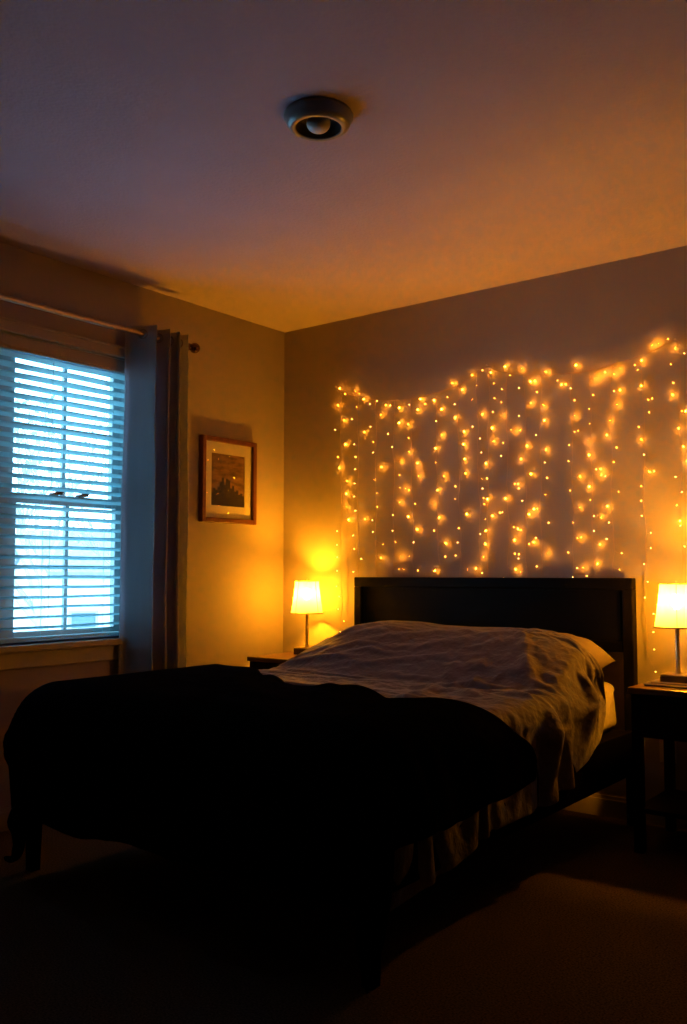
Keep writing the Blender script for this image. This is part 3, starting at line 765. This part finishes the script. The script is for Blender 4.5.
# rank bulbs by how large they show (nearness to the camera and glow direction)
allb = []
for si, (a, b, L) in enumerate(STRANDS):
    for (x, z, t) in L: allb.append((si, x, z, t))
for (x, z, t) in CORD_BULBS: allb.append((-1, x, z, t))
CX_, CY_, CZ_ = camo.location
def rank(q): return -({1: .55, 2: .8, 3: 1.05}[q[3]] / math.sqrt((q[1]-CX_)**2+CY_**2+(q[2]-CZ_)**2))
order = sorted(allb, key=rank); own = set(id(q) for q in order[:100])
strand_objs = []; wires = []
for si, (a, b, L) in enumerate(STRANDS):
    n = 40; pts = []
    for k in range(n+1):
        s = k/n; z = a[1]+(b[1]-a[1])*s
        x = a[0]+(b[0]-a[0])*s + .004*math.sin(s*17+si*2.3) + .0022*math.sin(s*53+si)
        pts.append(Vector((x, -.022+.003*math.sin(s*31+si), z)))
    bm = bmesh.new(); tube(bm, pts, .0014, 5)
    strand_objs.append(fl('strand', bm, M['cable'], fx)); wires.append(pts)
rest = bmesh.new()
for q in allb:
    si, x, z, t = q
    src = path if si < 0 else wires[si]
    w = min(src, key=lambda p: abs(p.z-z-.012) + abs(p.x-x)*(1 if si < 0 else .01))
    if id(q) in own:
        bm = bmesh.new(); bulb(bm, x, z, t, w); fl('bulb', bm, BULB_MATS, cordo if si < 0 else strand_objs[si])
    else: bulb(rest, x, z, t, w)
o = fl('bulb', rest, BULB_MATS, fx); o['kind'] = 'stuff'
# ------------------------------------------------------------------ outside the window (upper floor view)
GZ = -2.9
bm = bmesh.new(); 
gx = 40
g = [[bm.verts.new((-1.0-140*(i/gx)**1.5, -90+180*j/gx+25, GZ + (.8*noise.noise(Vector((i*.3, j*.3, 0))) if i > 12 else 0))) for j in range(gx+1)] for i in range(gx+1)]
for i in range(gx):
    for j in range(gx): bm.faces.new((g[i][j], g[i][j+1], g[i+1][j+1], g[i+1][j]))
o = link('lawn_1', bm, M['grass'], None, 180); o.name = 'lawn'; tag(o, kind='structure')

def house(px, py, rot, w, d, h_, rh, label, nwin):
    t = thing('house', (px, py, GZ), label, 'house'); t.rotation_euler.z = rot
    bm = bmesh.new(); box(bm, -d, 0, -w/2, w/2, -.3, h_)
    for f in [(0, -d)]:
        pass
    for sy in (-w/2, w/2):                              # gable ends
        a = [bm.verts.new((0, sy, h_)), bm.verts.new((-d, sy, h_)), bm.verts.new((-d/2, sy, h_+rh))]
        bm.faces.new(a)
    link('walls', bm, M['siding'], t)
    bm = bmesh.new(); ov = .45; th_ = .18
    for (xa, xb) in ((ov, -d/2), (-d-ov, -d/2)):
        za = h_-ov*rh/(d/2); zb = h_+rh
        v = [bm.verts.new(p) for p in ((xa, -w/2-ov, za), (xa, w/2+ov, za), (xb, w/2+ov, zb), (xb, -w/2-ov, zb), (xa, -w/2-ov, za+th_), (xa, w/2+ov, za+th_), (xb, w/2+ov, zb+th_), (xb, -w/2-ov, zb+th_))]
        for q in ((0,1,2,3),(7,6,5,4),(0,4,5,1),(1,5,6,2),(2,6,7,3),(3,7,4,0)): bm.faces.new([v[i] for i in q])
    link('roof', bm, M['roof'], t)
    for r_ in range(2):
        for k in range(nwin):
            yy = -w/2 + w*(k+.5)/nwin; zz = .9 + r_*2.8
            if zz+1.4 > h_: continue
            bm = bmesh.new()
            for (a, b, c, e) in ((-.62, -.5, -.1, 1.5), (.5, .62, -.1, 1.5), (-.5, .5, -.1, 0), (-.5, .5, 1.4, 1.5), (-.5, .5, .67, .73)):
                box(bm, 0, .06, yy+a, yy+b, zz+c, zz+e)
            wf = link('window', bm, M['trim'], t)
            bm = bmesh.new(); box(bm, .005, .02, yy-.5, yy+.5, zz, zz+1.4); link('pane', bm, M['housewin'], wf)
    bm = bmesh.new(); box(bm, -d*.5-.4, -d*.5+.4, w*.25, w*.25+.8, h_, h_+rh+.8); link('chimney', bm, M['roof'], t)
    return t
house(-27, 22.5, -.35, 9, 8, 4.0, 1.7, 'pale house with grey roof seen low through right part of the blinds', 4)
house(-40, 17.5, -.25, 11, 8, 4.2, 1.8, 'farther pale house seen low through the middle of the blinds', 4)

def tree(px, py, h_, spread, seed, label, leafy=.5, depth=5):
    r = random.Random(seed)
    t = thing('tree', (px, py, GZ), label, 'tree')
    bt = bmesh.new(); bf = bmesh.new()
    def grow(p, d, L, rad, lev):
        n = 4; pts = [p]; 
        for k in range(n):
            d = (d + Vector((r.uniform(-.18, .18), r.uniform(-.18, .18), r.uniform(-.05, .15)))).normalized()
            p = p + d*L/n; pts.append(p)
        tube(bt, pts, [rad*(1-.45*k/n) for k in range(n+1)], 6 if lev < 2 else 4, cap=lev > 3)
        if lev >= depth:
            if r.random() < leafy:
                for q in range(3):
                    c = p + Vector((r.uniform(-.2, .2), r.uniform(-.2, .2), r.uniform(-.2, .2))); s = r.uniform(.05, .12)
                    a = Vector((r.uniform(-1, 1), r.uniform(-1, 1), r.uniform(-1, 1))).normalized()*s; b = a.cross(Vector((r.uniform(-1, 1), .3, r.uniform(-1, 1)))).normalized()*s*.6
                    vv = [bf.verts.new(c+w) for w in (a, b, -a, -b)]; bf.faces.new(vv)
            return
        for k in range(3 if lev > 0 else 5):
            nd = (d + Vector((r.uniform(-1, 1), r.uniform(-1, 1), r.uniform(-.25, .7)))*spread).normalized()
            q = pts[r.choice((2, 3, 4))] if lev else pts[r.choice((3, 4))]
            grow(q, nd, L*r.uniform(.55, .8), rad*.55, lev+1)
    grow(Vector((0, 0, -.1)), Vector((0, 0, 1)), h_*.36, h_*.02, 0)
    link('trunk_and_branches', bt, M['bark'], t, 60); link('leaves', bf, M['leaf'], t)
    return t
tree(-15.5, 9.6, 10.5, .75, 4, 'nearest tree with thin branches, seen through the upper middle of the blinds', .55)
tree(-26, 8.0, 7.5, .7, 9, 'tree with thin branches seen through the left of the lower sash', .5)
tree(-22, 17.5, 8.0, .7, 15, 'tree behind the right half of the window, in front of a pale house', .4)

def car(px, py, rot, label):
    t = thing('car', (px, py, GZ), label, 'car'); t.rotation_euler.z = rot
    prof = [(-2.1, .35), (-2.15, .75), (-1.9, .95), (-1.3, 1.0), (-.75, 1.42), (.7, 1.45), (1.35, 1.02), (2.0, .88), (2.15, .6), (2.1, .35)]
    bm = bmesh.new(); A = [bm.verts.new((-.85, y, z)) for y, z in prof]; B = [bm.verts.new((.85, y, z)) for y, z in prof]
    bm.faces.new(A); bm.faces.new(B[::-1])
    for i in range(len(prof)): j = (i+1) % len(prof); bm.faces.new((A[i], B[i], B[j], A[j]))
    fixn(bm); bmesh.ops.bevel(bm, geom=bm.edges[:], offset=.06, segments=2, affect='EDGES'); link('body', bm, M['carpaint'], t, 50)
    bm = bmesh.new()
    for s in (-1, 1):
        v = [bm.verts.new((s*.862, y, z)) for y, z in ((-1.15, 1.02), (-.7, 1.34), (.62, 1.36), (1.1, 1.04))]; bm.faces.new(v)
        w2 = [bm.verts.new((s*.855, y, z)) for y, z in ((-1.15, 1.02), (-.7, 1.34), (.62, 1.36), (1.1, 1.04))]; bm.faces.new(w2[::-1])
    link('side_windows', bm, M['housewin'], t)
    for y in (-1.35, 1.35):
        for x in (-.78, .78):
            bm = bmesh.new(); tube(bm, [(x-.1, y, .32), (x+.1, y, .32)], .32, 20); link('wheel', bm, M['tyre'], t, 40)
    return t
car(-24, 13.2, .5, 'parked car seen low through the left of the window')

# ------------------------------------------------------------------ light: sky outside, lamps and fairy lights inside
W = bpy.data.worlds.new('sky'); S.world = W; W.use_nodes = True
nt = W.node_tree; bg = nt.nodes['Background']
tc = nt.nodes.new('ShaderNodeTexCoord'); nz = nt.nodes.new('ShaderNodeTexNoise'); nz.inputs['Scale'].default_value = 5; nz.inputs['Detail'].default_value = 5
crp = nt.nodes.new('ShaderNodeValToRGB'); crp.color_ramp.elements[0].color = (.30, .68, 1.0, 1); crp.color_ramp.elements[1].color = (.46, .82, 1.0, 1)
crp.color_ramp.elements[0].position = .35; crp.color_ramp.elements[1].position = .65
nt.links.new(tc.outputs['Generated'], nz.inputs['Vector']); nt.links.new(nz.outputs['Fac'], crp.inputs['Fac']); nt.links.new(crp.outputs['Color'], bg.inputs['Color'])
bg.inputs['Strength'].default_value = SKY

vs = S.view_settings
S.display_settings.display_device = 'sRGB'
vs.view_transform = 'Standard'; vs.look = 'None'; vs.gamma = 1; vs.exposure = EXPO; vs.use_curve_mapping = False
c = S.cycles
c.use_denoising = True
try: c.denoiser = 'OPENIMAGEDENOISE'
except Exception: pass
c.max_bounces = 8; c.diffuse_bounces = 5; c.glossy_bounces = 3; c.transmission_bounces = 6; c.transparent_max_bounces = 24
c.sample_clamp_indirect = 6; c.caustics_reflective = False; c.caustics_refractive = False
c.use_light_tree = True
